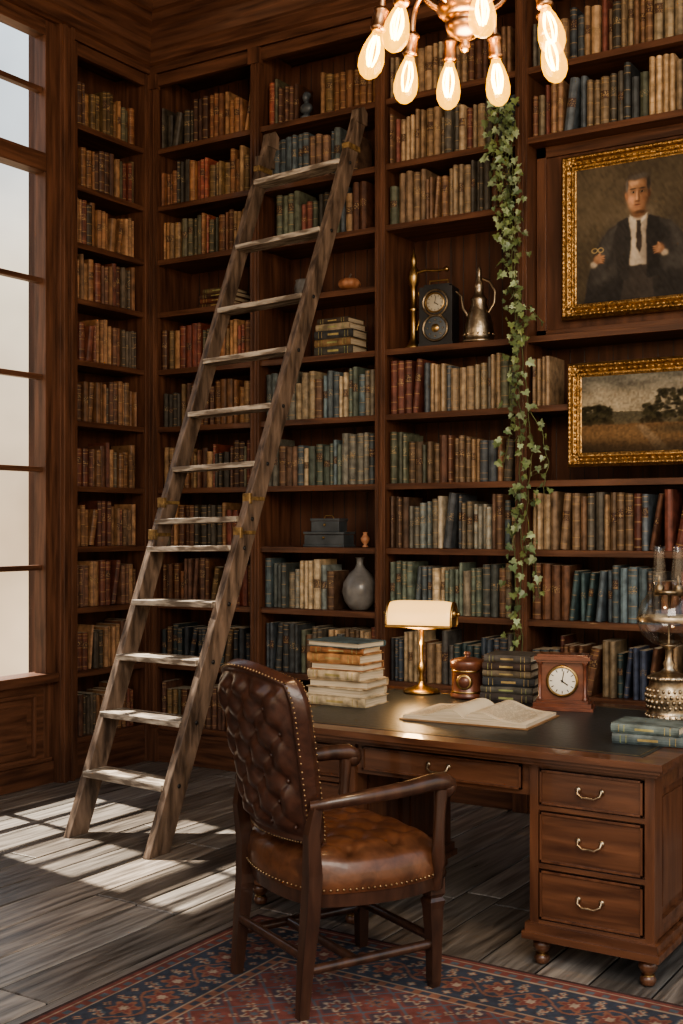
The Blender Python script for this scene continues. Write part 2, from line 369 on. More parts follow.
for k,z in enumerate(ZS):
    row(mb,(XF,4.815,0),(0,1),(-1,0),.004,.545,z,'dim' if k<9 else 'warm',hmin=.2,hmax=.255,dep=(.14,.17))
for i,(w_,c) in enumerate([(.26,(.10,.05,.03)),(.24,(.15,.06,.035)),(.25,(.08,.04,.03)),(.2,(.13,.09,.05))]):
    flatbook(mb,-4.33,5.56,2.661+i*.028,w_,.17,.027,R.uniform(-3,3),c)
zz=2.321
for w_,th,c in [(.24,.05,(.07,.065,.055)),(.235,.04,(.22,.14,.07)),(.24,.045,(.05,.05,.05)),(.22,.035,(.30,.24,.16)),(.2,.03,(.06,.045,.035))]:
    flatbook(mb,-3.53,5.56,zz,w_,.17,th,R.uniform(-4,4),c);zz+=th+.001
mb.build('shelf_books',recalc=False)
# ------------------------------------------------------------ ladder
mb=MB()
BL=Vector((-3.915,3.93,0));BR=Vector((-3.385,3.87,0));TL=Vector((-3.83,5.31,3.47));TR=Vector((-3.265,5.31,3.50))
def rail(B,Tp,hx,hy):
    vs=[];
    for P,sy in((B,1.2),(Tp,.9)):
        for dx,dy in((-hx,-hy*sy),(hx,-hy*sy),(hx,hy*sy),(-hx,hy*sy)): vs.append((P.x+dx,P.y+dy,P.z))
    mb.add(vs,[(0,1,2,3),(4,7,6,5),(0,4,5,1),(1,5,6,2),(2,6,7,3),(3,7,4,0)],ladM)
mb.c=(.80,.77,.75);rail(BL,TL,.018,.050);rail(BR,TR,.018,.056)
for P in(TL,TR):
    mb.prism([(P.y-.05,P.z-.02),(P.y+.05,P.z-.02),(P.y+.055,P.z+.05),(P.y+.02,P.z+.075),(P.y-.03,P.z+.05)],'x',P.x-.022,P.x+.022,ladM)
SV=[.079,.153,.226,.298,.370,.408,.482,.562,.642,.721,.822,.93]
for i,s in enumerate(SV):
    a=BL.lerp(TL,s);b=BR.lerp(TR,s)
    k=R.uniform(.7,1.1);mb.c=(k,k*.98,k*.95)
    wd=.065 if i<6 else .045
    x0,x1=a.x+.012,b.x-.012;ym0,ym1=a.y,b.y;z0,z1=a.z,(a.z*1)
    ov=.02
    vs=[(x0,ym0-wd-ov,z0),(x1,ym1-wd-ov,b.z),(x1,ym1+wd,b.z),(x0,ym0+wd,z0)]
    vs=[(p[0],p[1],p[2]-.013) for p in vs]+[(p[0],p[1],p[2]+.013) for p in vs]
    mb.add(vs,[(3,2,1,0),(4,5,6,7),(0,1,5,4),(1,2,6,5),(2,3,7,6),(3,0,4,7)],treadM)
    mb.c=(1,1,1)
    for Pp,sg in((a,-1),(b,1)):
        mb.lathe([(.0,0),(.011,0),(.009,.007),(0,.008)],dark,(Pp.x+sg*.018,Pp.y,Pp.z),8,Matrix.Rotation(sg*math.pi/2,3,'Y'),cap=False)
ochre=mat('rusted_hardware',(.10,.06,.028),(.40,.27,.12),.5,.5,scale=40)
for s in(.39,.435):
    for A,B_ in((BL,TL),(BR,TR)):
        p=A.lerp(B_,s);mb.cbox((p.x,p.y-.055,p.z),(.044,.02,.05),ochre);mb.cbox((p.x,p.y+.0,p.z),(.042,.11,.018),ochre)
for A,B_ in((BL,TL),(BR,TR)):
    p=A.lerp(B_,.955);mb.cbox((p.x,p.y,p.z),(.044,.115,.03),ochre)
mb.c=(.7,.66,.6);p=TL;mb.cbox((p.x-.02,p.y-.02,p.z-.1),(.05,.12,.05),ladM)
mb.build('library_ladder',.003)
# ------------------------------------------------------------ paintings
def paintobj(name,x0,x1,z0,z1,y,fn,nx,nz,m,parent=None):
    me=bpy.data.meshes.new(name);U,Vv=np.meshgrid(np.linspace(0,1,nx),np.linspace(0,1,nz))
    co=np.zeros((nx*nz,3));co[:,0]=(x0+(x1-x0)*U).ravel();co[:,1]=y;co[:,2]=(z0+(z1-z0)*Vv).ravel()
    idx=np.arange(nx*nz).reshape(nz,nx);q=np.stack([idx[:-1,:-1],idx[:-1,1:],idx[1:,1:],idx[1:,:-1]],-1).reshape(-1,4)
    me.from_pydata(co.tolist(),[],q.tolist());me.materials.append(m)
    col=fn(U,Vv).reshape(-1,3);col=np.clip(col,0,1);c4=np.ones((len(col),4));c4[:,:3]=col
    ca=me.color_attributes.new('Paint','FLOAT_COLOR','POINT');ca.data.foreach_set('color',c4.ravel());me.update()
    o=bpy.data.objects.new(name,me);bpy.context.scene.collection.objects.link(o);o.parent=parent;return o
def ell(X,Y,cx,cy,rx,ry,k=10,rot=0):
    c,s=math.cos(rot),math.sin(rot);dx=(X-cx)*c+(Y-cy)*s;dy=-(X-cx)*s+(Y-cy)*c
    d=np.sqrt((dx/rx)**2+(dy/ry)**2);return 1/(1+np.exp(np.clip((d-1)*k,-40,40)))
def blur(a,n):
    for _ in range(n):
        p=np.pad(a,1,mode='edge');a=(p[1:-1,1:-1]*2+p[:-2,1:-1]+p[2:,1:-1]+p[1:-1,:-2]+p[1:-1,2:])/6
    return a
def poly(X,Y,pts,soft=0):
    ins=np.zeros(X.shape,bool);n=len(pts)
    for i in range(n):
        x1,y1=pts[i];x2,y2=pts[(i+1)%n]
        if y1==y2: continue
        c=((y1>Y)!=(y2>Y))&(X<(x2-x1)*(Y-y1)/(y2-y1)+x1);ins^=c
    return blur(ins.astype(float),soft)
def over(C,m,col,a=1):
    m=(m*a)[...,None];return C*(1-m)+np.array(col)*m
def vnoise(X,Y,sc,seed=0):
    r=np.random.RandomState(seed);G=r.rand(64,64);x=(X*sc)%63;y=(Y*sc)%63;i=x.astype(int);j=y.astype(int);fx=x-i;fy=y-j
    fx=fx*fx*(3-2*fx);fy=fy*fy*(3-2*fy);i2=(i+1)%64;j2=(j+1)%64
    return (G[j,i]*(1-fx)+G[j,i2]*fx)*(1-fy)+(G[j2,i]*(1-fx)+G[j2,i2]*fx)*fy
def portrait(U,V):
    X=U+.007*(vnoise(U,V,26,21)-.5);Y=V+.007*(vnoise(U,V,26,22)-.5);C=np.zeros(U.shape+(3,));n=vnoise(X,Y,5,1)
    C[:]=(.042,.033,.023);C+= (ell(X,Y,.22,.68,.55,.5,3)[...,None]*np.array((.050,.039,.025)))*(.4+1.0*n)[...,None]
    sh=vnoise(X,Y,14,11)
    C=over(C,poly(X,Y,[(.05,-.1),(.09,.16),(.16,.40),(.26,.53),(.41,.60),(.57,.60),(.73,.54),(.84,.42),(.93,.18),(.97,-.1)],5),(.024,.022,.021))
    for cx,cy,rx,ry,ro,b in((.225,.37,.05,.16,-.40,1.3),(.80,.36,.045,.16,.35,1.),(.30,.52,.09,.02,.55,1.3),(.70,.525,.07,.018,-.5,.9),(.76,.25,.12,.05,-.35,1.),(.24,.20,.10,.045,.5,1.1),(.32,.33,.02,.12,-.1,.9),(.68,.30,.018,.11,.15,.8)):
        C=over(C,ell(X,Y,cx,cy,rx,ry,4,ro),(.055*b,.050*b,.045*b),.75)
    C=over(C,poly(X,Y,[(.405,.60),(.57,.60),(.57,.42),(.55,.20),(.415,.20),(.39,.42)],3),(.40,.34,.27))
    C=over(C,ell(X,Y,.55,.38,.045,.22,4),(.17,.14,.11),.75);C=over(C,ell(X,Y,.41,.30,.02,.14,4),(.24,.195,.15),.6)
    C=over(C,poly(X,Y,[(.39,.25),(.575,.25),(.62,-.1),(.34,-.1)],4),(.040,.034,.030))
    C=over(C,poly(X,Y,[(.33,.57),(.415,.605),(.435,.45),(.415,.15),(.35,.15),(.29,.42)],4),(.032,.029,.027))
    C=over(C,poly(X,Y,[(.64,.575),(.56,.605),(.545,.45),(.555,.15),(.63,.15),(.68,.42)],4),(.023,.021,.020))
    C=over(C,poly(X,Y,[(.42,.62),(.49,.56),(.56,.62),(.54,.575),(.49,.535),(.44,.575)],3),(.52,.46,.37))
    C=over(C,poly(X,Y,[(.473,.575),(.508,.575),(.516,.38),(.495,.33),(.470,.38)],3),(.036,.028,.024))
    C=over(C,ell(X,Y,.490,.635,.050,.05,8),(.17,.085,.048))
    C=over(C,ell(X,Y,.482,.805,.096,.108,9),(.040,.033,.027))
    C=over(C,ell(X,Y,.486,.775,.083,.100,11),(.30,.165,.095));C=over(C,ell(X,Y,.482,.705,.066,.080,11),(.30,.16,.092))
    f=ell(X,Y,.484,.75,.088,.128,14)
    lit=np.clip((.56-X)/.16,0,1);C=C*(1-f[...,None])+C*f[...,None]*(.38+.95*lit)[...,None]
    C=over(C,ell(X,Y,.455,.845,.042,.020,4),(.50,.30,.185),.8);C=over(C,ell(X,Y,.437,.725,.025,.030,4),(.46,.24,.145),.7);C=over(C,ell(X,Y,.535,.725,.018,.028,4),(.20,.10,.06),.6)
    C=over(C,ell(X,Y,.398,.752,.011,.028,8),(.24,.115,.065));C=over(C,ell(X,Y,.571,.755,.010,.026,8),(.08,.04,.024))
    C=over(C,ell(X,Y,.489,.882,.074,.022,7,.10),(.070,.060,.050));C=over(C,ell(X,Y,.402,.825,.012,.042,7),(.11,.095,.08));C=over(C,ell(X,Y,.567,.825,.015,.048,7),(.032,.027,.022))
    for ex,b in((.450,1.),(.518,.75)):
        C=over(C,ell(X,Y,ex,.780,.022,.018,4),(.10*b,.052*b,.032*b),.75);C=over(C,ell(X,Y,ex-.002,.775,.015,.006,8),(.20*b,.15*b,.11*b),.8);C=over(C,ell(X,Y,ex,.775,.007,.007,10),(.014,.010,.008));C=over(C,ell(X,Y,ex,.799,.025,.006,6,.1 if ex<.48 else -.1),(.05*b,.036*b,.026*b),.9)
    C=over(C,ell(X,Y,.478,.745,.008,.034,5),(.48,.28,.17),.75);C=over(C,ell(X,Y,.494,.740,.007,.034,5),(.11,.055,.034),.8);C=over(C,ell(X,Y,.483,.711,.019,.007,7),(.10,.048,.03),.8)
    C=over(C,ell(X,Y,.481,.684,.024,.0055,7),(.11,.038,.028),.9);C=over(C,ell(X,Y,.479,.673,.018,.005,5),(.32,.15,.10),.6);C=over(C,ell(X,Y,.476,.650,.022,.010,5),(.33,.175,.105),.6)
    C=over(C,ell(X,Y,.505,.628,.05,.012,5),(.05,.026,.016),.8)
    def hand(cx,cy,s,rot):
        nonlocal C
        C=over(C,ell(X,Y,cx-.036*s,cy-.034,.026,.024,7,.5*s),(.34,.28,.21))
        C=over(C,ell(X,Y,cx,cy,.036,.032,8,rot),(.22,.115,.066));C=over(C,ell(X,Y,cx-.008,cy+.010,.022,.016,4,rot),(.32,.18,.105),.8)
        for q in range(4):
            C=over(C,ell(X,Y,cx+s*(.030-.003*q),cy+.016-.013*q,.022,.0070,8,rot*.4-.15*q*s),(.27,.145,.085));C=over(C,ell(X,Y,cx+s*.032,cy+.0095-.013*q,.020,.0020,7,rot*.4),(.08,.04,.024),.7)
        C=over(C,ell(X,Y,cx+.004*s,cy+.030,.008,.018,8,-.6*s),(.29,.155,.09))
    hand(.18,.32,1,.3);hand(.65,.35,-1,-.2)
    # folded spectacles held in the left-hand side
    for gx in(.150,.196):
        r=np.hypot((X-gx)/.020,(Y-.385)/.017);C=over(C,np.exp(-((r-1)/.22)**2),(.34,.25,.12),.9)
    C=over(C,ell(X,Y,.173,.388,.006,.003,8),(.34,.25,.12))
    st=vnoise(U*1.0+V*.6,V*.35-U*.2,60,30)
    C*=(.66+.25*vnoise(X,Y,40,3)+.2*sh+.3*st)[...,None];return C*1.12
def landscape(U,V):
    X=U+.012*(vnoise(U,V,30,31)-.5);Y=V+.014*(vnoise(U,V,30,32)-.5);C=np.zeros(U.shape+(3,));t=np.clip((Y-.42)/.58,0,1)[...,None]
    C[:]=np.array((.34,.28,.19))*(1-t)+np.array((.15,.145,.12))*t
    n=vnoise(X,Y*1.8,7,5);C=C*(.7+.6*n[...,None]);C=over(C,ell(X,Y,.28,.68,.35,.10,4),(.42,.355,.25),.6)
    C=over(C,(Y<.48+.05*vnoise(X,X*0,6,8)).astype(float),(.09,.078,.05))
    rs=np.random.RandomState(4)
    for k in range(420):
        cx=rs.choice([rs.uniform(0,.22),rs.uniform(.42,1.0),rs.uniform(.5,.9)]);cy=rs.uniform(.36,.78 if .55<cx<.95 else .60)
        b=rs.uniform(.3,1.8);C=over(C,ell(X,Y,cx,cy,rs.uniform(.008,.026),rs.uniform(.012,.036),7),(.030*b,.026*b,.013*b),.9)
    C=over(C,blur((Y<.36).astype(float),3),(.14,.08,.04));C=over(C,ell(X,Y,.35,.22,.5,.12,4),(.24,.145,.07),.7);C=over(C,ell(X,Y,.8,.28,.3,.06,5),(.055,.043,.024),.8)
    C=over(C,blur(((np.abs(X-.40-.5*(.40-Y))<.03*(1.1-Y)*1.5)&(Y<.34)).astype(float),4),(.27,.195,.12),.6)
    C=over(C,ell(X,Y,.0,.02,.6,.14,4),(.03,.022,.013),.9);C=over(C,ell(X,Y,.9,.02,.4,.12,4),(.035,.026,.015),.9)
    C*=(.6+.5*vnoise(X*1.5,Y,45,6)+.3*vnoise(U*1.4,V*.4,60,36))[...,None];return C*.85
canvas=vcol('oil_canvas',.6,.1,90,0,.15)
def frame(name,x0,x1,z0,z1,yb,fw,dp,fn,nx,nz):
    e=bpy.data.objects.new(name,None);bpy.context.scene.collection.objects.link(e)
    mb=MB();prof=[(0,0),(0,-dp*.55),(fw*.1,-dp*.75),(fw*.2,-dp),(fw*.32,-dp*.95),(fw*.42,-dp*.6),(fw*.62,-dp*.45),(fw*.75,-dp*.62),(fw*.85,-dp*.6),(fw*.92,-dp*.4),(fw,-dp*.35),(fw,0)]
    loops=[]
    for t,d in prof: loops.append([(x0+t,yb+d,z0+t),(x1-t,yb+d,z0+t),(x1-t,yb+d,z1-t),(x0+t,yb+d,z1-t)])
    vs=[p for l in loops for p in l];fs=[(i*4+k,i*4+(k+1)%4,(i+1)*4+(k+1)%4,(i+1)*4+k) for i in range(len(prof)-1) for k in range(4)]
    mb.add(vs,fs,gold)
    def run(t,d,sp,r,sc):
        for (ax,az,bx,bz) in((x0+t,z0+t,x1-t,z0+t),(x1-t,z0+t,x1-t,z1-t),(x1-t,z1-t,x0+t,z1-t),(x0+t,z1-t,x0+t,z0+t)):
            n=max(2,int(math.hypot(bx-ax,bz-az)/sp))
            for i in range(n):
                f=i/n;hz=abs(bx-ax)>abs(bz-az);s=(sc,.6,1) if hz else (1,.6,sc)
                mb.sphere((ax+(bx-ax)*f,yb+d,az+(bz-az)*f),r,gold,6,4,s)
    run(fw*.24,-dp*.95,.022,.007,1.1);run(fw*.53,-dp*.50,.028,.0075,1.5);run(fw*.88,-dp*.58,.012,.004,1)
    for cx,cz,sx,sz in((x0,z0,1,1),(x1,z0,-1,1),(x0,z1,1,-1),(x1,z1,-1,-1)):
        mb.sphere((cx+sx*fw*.45,yb-dp*.7,cz+sz*fw*.45),fw*.38,gold,10,6,(1,.45,1))
        for a in range(5):
            an=a*math.pi/8;mb.sphere((cx+sx*(fw*.3+fw*.55*math.cos(an)),yb-dp*.75,cz+sz*(fw*.3+fw*.55*math.sin(an))),fw*.17,gold,8,5,(1,.6,1))
    mb.build('frame',parent=e)
    mb=MB();mb.box(x0+.01,x1-.01,yb-.006,yb,z0+.01,z1-.01,dark);mb.build('backing',parent=e)
    paintobj('canvas',x0+fw*.95,x1-fw*.95,z0+fw*.95,z1-fw*.95,yb-dp*.3,fn,nx,nz,canvas,e)
frame('portrait_painting',-2.225,-1.455,2.395,3.185,5.533,.072,.05,portrait,240,250)
frame('landscape_painting',-2.150,-1.36,1.675,2.165,5.424,.066,.05,landscape,240,150)
# ------------------------------------------------------------ rug
def rugfn(U,V):
    W_,H_=2.5,1.9;X=U*W_;Y=V*H_;d=np.minimum(np.minimum(X,W_-X),np.minimum(Y,H_-Y))
    horiz=(np.minimum(Y,H_-Y)<=np.minimum(X,W_-X));s=np.where(horiz,X,Y)
    red=(.165,.044,.033);navy=(.036,.044,.066);cream=(.29,.22,.155);blue=(.07,.095,.12);rust=(.21,.085,.048);dk=(.05,.024,.022)
    C=np.zeros(U.shape+(3,));C[:]=red
    def flower(C,px,py,r0,c1,c2,c3,n=6):
        r=np.hypot(px,py);th=np.arctan2(py,px);rr=r0*(1+.28*np.cos(n*th))
        C=over(C,(r<rr).astype(float),c1);C=over(C,(r<rr*.72).astype(float),c2);C=over(C,(r<rr*.34).astype(float),c3);return C
    sp=.17
    gx=(X+sp/2)%sp-sp/2;gy=(Y+sp/2)%sp-sp/2
    dm=np.abs(gx)+np.abs(gy);C=over(C,((dm>sp*.46)&(dm<sp*.52)).astype(float),blue);C=over(C,((dm<sp*.38)).astype(float),navy,.75)
    C=flower(C,gx,gy,.034,cream,red,blue)
    hx=(X)%sp-sp/2;hy=(Y)%sp-sp/2;C=flower(C,hx,hy,.030,blue,rust,navy,8)
    qx=X%(sp/2)-sp/4;qy=Y%(sp/2)-sp/4;C=flower(C,qx,qy,.012,cream,rust,navy,4)
    b=(d<.34).astype(float);C=over(C,b,navy)
    q=d-.19;m=(d<.30)&(d>.08);mm=m.astype(float)
    B=np.zeros_like(C);B[:]=navy
    v=.045*np.sin(2*np.pi*s/.24);B=over(B,(np.abs(q-v)<.006).astype(float),rust)
    fs_=(s)%.12-.06;sg=np.where(((s//.12)%2)==0,1,-1);B=flower(B,fs_,q+sg*.020,.042,rust,red,cream,6)
    fs2=(s+.06)%.12-.06;B=flower(B,fs2,q-sg*.05,.020,cream,rust,navy,5);B=flower(B,fs2,q+sg*.065,.018,blue,cream,red,5)
    fs3=(s+.03)%.06-.03;B=flower(B,fs3,np.abs(q)-.085,.012,rust,cream,navy,4)
    C=C*(1-mm[...,None])+B*mm[...,None]
    for a,b2,c in((.0,.015,dk),(.015,.03,red),(.03,.036,cream),(.036,.07,red),(.07,.078,cream),(.30,.306,cream),(.306,.335,rust),(.335,.341,cream)):
        C=over(C,((d>=a)&(d<b2)).astype(float),c)
    tri=((s%.05)<.025)&(d>.042)&(d<.064);C=over(C,tri.astype(float),blue)
    tri=((s%.06)<.03)&(d>.311)&(d<.33);C=over(C,tri.astype(float),navy)
    n=vnoise(X,Y,6,2);n2=vnoise(X,Y,55,9);C=C*(.65+.35*n+.45*n2)[...,None]+.010
    g=C.mean(-1,keepdims=True);return C*.85+g*.15
rugm=vcol('wool_rug',.95,.6,260,0,.2)
o=paintobj('persian_rug',-2.55,-.05,0,1,0,rugfn,480,370,rugm)
co=np.array([v.co[:] for v in o.data.vertices]);nz_=co.copy();nz_[:,1]=1.56+co[:,2]*1.9;nz_[:,2]=.010
o.data.vertices.foreach_set('co',nz_.ravel())
sd=o.modifiers.new('thickness','SOLIDIFY');sd.thickness=.009;sd.offset=-1
# ------------------------------------------------------------ desk
mb=MB();DX0,DX1,DY0,DY1,DZ=-2.70,-1.10,3.50,4.60,.69
mb.box(DX0,DX1,DY0,DY1,DZ-.022,DZ,deskX);mb.box(DX0+.008,DX1-.008,DY0+.008,DY1-.008,DZ-.034,DZ-.020,deskX);mb.box(DX0+.022,DX1-.022,DY0+.022,DY1-.022,DZ-.046,DZ-.033,deskX)
mb.box(DX0+.085,DX1-.085,DY0+.085,DY1-.085,DZ-.002,DZ+.0012,deskLeather)
for a,b,c,d in((DX0+.10,DX1-.10,DY0+.10,DY0+.104),(DX0+.10,DX1-.10,DY1-.104,DY1-.10),(DX0+.10,DX0+.104,DY0+.10,DY1-.10),(DX1-.104,DX1-.10,DY0+.10,DY1-.10)):
    mb.box(a,b,c,d,DZ+.0008,DZ+.0018,brass)
def handle(cx,y,cz,w=.038):
    for sx in(-1,1): mb.sphere((cx+sx*w,y-.004,cz+.006),.009,pewter,10,6,(1,.6,1))
    mb.tube([(cx-w,y-.008,cz+.006),(cx-w*.95,y-.016,cz-.006),(cx-w*.5,y-.02,cz-.016),(cx,y-.021,cz-.014),(cx+w*.5,y-.02,cz-.016),(cx+w*.95,y-.016,cz-.006),(cx+w,y-.008,cz+.006)],.004,pewter,6)
def drawer(x0,x1,z0,z1,y,hn=True):
    mb.box(x0,x1,y-.010,y+.02,z0,z1,deskX)
    t=.007
    for a,b,c,d in((x0,x1,z0,z0+t),(x0,x1,z1-t,z1),(x0,x0+t,z0,z1),(x1-t,x1,z0,z1)): mb.box(a,b,y-.016,y,c,d,deskV)
    if hn: handle((x0+x1)/2,y-.010,(z0+z1)/2)
PY0,PY1=3.555,4.28
for (a,b) in((-2.66,-2.20),(-1.545,-1.14)):
    mb.box(a+.016,b-.016,PY0+.012,PY1-.012,.13,DZ-.046,deskV)
    for px in(a,b-.03):
        for py in(PY0,PY1-.03): mb.box(px,px+.03,py,py+.03,.13,DZ-.046,deskV)
    for z in(.13,.310,.495,.630): mb.box(a+.002,b-.002,PY0+.002,PY0+.02,z,z+.016,deskX)
    drawer(a+.036,b-.036,.515,.625,PY0+.010);drawer(a+.036,b-.036,.332,.490,PY0+.010);drawer(a+.036,b-.036,.152,.305,PY0+.010)
    for sx,xx in((-1,a),(1,b)):
        x0,x1=(xx+.001,xx+.02) if sx<0 else (xx-.02,xx-.001)
        for yy in(PY0+.03,(PY0+PY1)/2-.025,PY1-.08): mb.box(x0,x1,yy,yy+.05,.14,.64,deskV)
        for y0,y1 in((PY0+.08,(PY0+PY1)/2-.025),((PY0+PY1)/2+.025,PY1-.08)):
            for zz_ in(.14,.59): mb.box(x0,x1,y0,y1,zz_,zz_+.05,deskX)
            xa,xb=(xx+.008,xx+.02) if sx<0 else (xx-.02,xx-.008);mb.box(xa,xb,y0+.03,y1-.03,.22,.56,deskV)
    mb.box(a-.012,b+.012,PY0-.012,PY1+.012,.105,.135,deskX);mb.box(a-.02,b+.02,PY0-.02,PY1+.02,.085,.108,deskX)
    for fx in(a+.03,b-.03):
        for fy in(PY0+.03,PY1-.03):
            mb.lathe([(.012,.0),(.022,.004),(.026,.018),(.020,.030),(.014,.034),(.022,.042),(.030,.055),(.028,.070),(.018,.078),(.024,.086)],deskV,(fx,fy,0),16)
            mb.lathe([(.018,.028),(.022,.031),(.018,.034)],brass,(fx,fy,0),16)
mb.box(-2.20,-1.545,PY0+.012,PY0+.035,.535,DZ-.046,deskX);drawer(-2.17,-1.575,.552,.632,PY0+.012)
mb.box(-2.20,-1.545,PY1-.03,PY1-.01,.535,DZ-.046,deskX)
mb.build('writing_desk',.0025)
# ------------------------------------------------------------ chair
mb=MB();mb.M=T(-1.985,3.09,.010,-26.1)
def tuftf(x,y,sx,sy):
    p=x/sx+y/sy;q=x/sx-y/sy
    pr,qr=round(p),round(q)
    bx=sx*(pr+qr)/2;by=sy*(pr-qr)/2
    d=math.hypot(x-bx,(y-by))
    cr=(abs(math.sin(math.pi*p))*abs(math.sin(math.pi*q)))**.5
    return .62*(1-math.exp(-(d/.026)**2))+.38*cr
def back(u,v,side):
    s=2*u-1;t=2*v-1;s=math.copysign(abs(s)**.8,s);t=math.copysign(abs(t)**.85,t)
    e=max(abs(s),abs(t))
    hw=.222+.030*t;hw*=1-.20*max(0,(t-.5)/.5)**2.5-.06*max(0,(-t-.7)/.3)**2
    x=s*hw;z=.712+.245*t+max(0,t)*.040*(1-s*s)
    yb=-.205-.10*((z-.46)/.52)**1.1 if z>.46 else -.205
    yb+=.045*s*s
    ed=max(0,1-e**7);th=.032*math.sqrt(ed)
    bump=.024*tuftf(x,z-.73,.105,.135)*min(1,max(0,(.86-e)/.12))
    ed2=.010*math.exp(-((e-.93)/.035)**2)
    return (x,yb+side*(th+bump+ed2),z)
for sd_ in(-1,1): mb.grid(lambda u,v:back(u,v,sd_),90,90,leatherD)
for i in range(-8,9):
    for j in range(-8,9):
        if (i+j)%2: continue
        x=.105*i/2;z=.73+.135*j/2
        s=x/.222;t=(z-.712)/.245
        if abs(s)<.84 and abs(t)<.84:
            yb=-.205-.10*((z-.46)/.52)**1.1 if z>.46 else -.205
            yb+=.045*s*s
            for sd_ in(-1,1): mb.sphere((x,yb+sd_*.033,z),.0075,leatherD,8,6,(1,.7,1))
for k in range(130):
    f=k/130*4;sd=int(f);g=f-sd
    uv=[(g,.035),(.965,g),(1-g,.965),(.035,1-g)][sd]
    u_=min(.965,max(.035,uv[0]));v_=min(.965,max(.035,uv[1]))
    for side in(-1,1):
        p=back(u_,v_,side);mb.sphere(p,.0036,nailM,6,4)
def seat(u,v):
    s=2*u-1;t=2*v-1
    s2=s*math.sqrt(1-.32*t*t);t2=t*math.sqrt(1-.32*s*s)
    k=1.12;x=s2*.245*k*(1+.05*t);y=.02+t2*.225*k
    e=max(abs(s),abs(t));z=.405+.050*math.sqrt(max(0,1-e**5))+.0
    z+=.022*tuftf(x,y,.14,.16)*min(1,max(0,(1-e)/.25))
    if e>.999: z=.40
    return (x,y,z)
mb.grid(seat,72,72,leatherS)
N_=96;rim=[]
for k in range(N_):
    f=k/N_*4;sd=int(f);g=f-sd;u_,v_=[(g,0),(1,g),(1-g,1),(0,1-g)][sd];p=seat(u_,v_);rim.append((p[0],p[1]))
vs=[(x,y,z) for z,sc_ in((.40,1),(.385,1.012),(.355,1.012),(.345,1.0)) for x,y in [((a)*sc_,(b-.02)*sc_+.02) for a,b in rim]]
mb.add(vs,[(i*N_+k,i*N_+(k+1)%N_,(i+1)*N_+(k+1)%N_,(i+1)*N_+k) for i in range(3) for k in range(N_)],leatherS,True)
for k in range(0,N_):
    x,y=rim[k];mb.sphere((x*1.02,(y-.02)*1.02+.02,.357),.0040,nailM,6,4)
vs=[(x*sc_,(y-.02)*sc_+.02,z) for z,sc_ in((.346,.985),(.305,.97)) for x,y in rim]
mb.add(vs,[(k,(k+1)%N_,N_+(k+1)%N_,N_+k) for k in range(N_)],chairW,True);mb.add(vs[N_:],[tuple(range(N_))],chairW);mb.add(vs[:N_],[tuple(range(N_))],chairW)
def leg4(pts,m=chairW):
    vs=[]
    for (x,y,z,a,b) in pts: vs+= [(x-a,y-b,z),(x+a,y-b,z),(x+a,y+b,z),(x-a,y+b,z)]
    n=len(pts);mb.add(vs,[(i*4+k,i*4+(k+1)%4,(i+1)*4+(k+1)%4,(i+1)*4+k) for i in range(n-1) for k in range(4)]+[(0,1,2,3),tuple(range(4*n-4,4*n))],m)
for sx in(-1,1):
    leg4([(sx*.203,.225,0,.013,.013),(sx*.203,.225,.02,.016,.016),(sx*.203,.225,.12,.018,.018),(sx*.203,.222,.24,.023,.023),(sx*.203,.222,.262,.027,.027),(sx*.203,.222,.272,.020,.020),(sx*.203,.222,.284,.027,.027),(sx*.203,.222,.33,.026,.026)])
    leg4([(sx*.205,-.232,0,.014,.015),(sx*.203,-.222,.12,.017,.018),(sx*.203,-.205,.28,.021,.022),(sx*.208,-.20,.40,.020,.022),(sx*.222,-.212,.52,.016,.018),(sx*.232,-.20,.60,.012,.014)])
    mb.tube([(sx*.203,-.222,.13),(sx*.203,.222,.13)],.015,chairW,8)
    P=[(sx*.225,-.215,.60),(sx*.262,-.16,.612),(sx*.285,-.06,.622),(sx*.288,.06,.628),(sx*.278,.16,.634),(sx*.268,.21,.632),(sx*.262,.240,.618),(sx*.262,.245,.598)]
    mb.tube(P,[.014,.018,.021,.023,.026,.028,.024,.012],chairW,12)
    mb.sphere((sx*.264,.230,.612),.031,chairW,12,8,(.8,1,1))
    A=[(sx*.222,.215,.31),(sx*.262,.200,.40),(sx*.270,.195,.47),(sx*.268,.200,.54),(sx*.268,.205,.61)]
    mb.tube(A,[.025,.021,.018,.018,.022],chairW,10)
mb.tube([(-.203,.225,.145),(.203,.225,.145)],.014,chairW,8);mb.tube([(-.203,-.05,.13),(.203,-.05,.13)],.014,chairW,8);mb.tube([(-.203,-.222,.17),(.203,-.222,.17)],.014,chairW,8)
mb.M=Matrix.Identity(4);mb.build('leather_armchair')
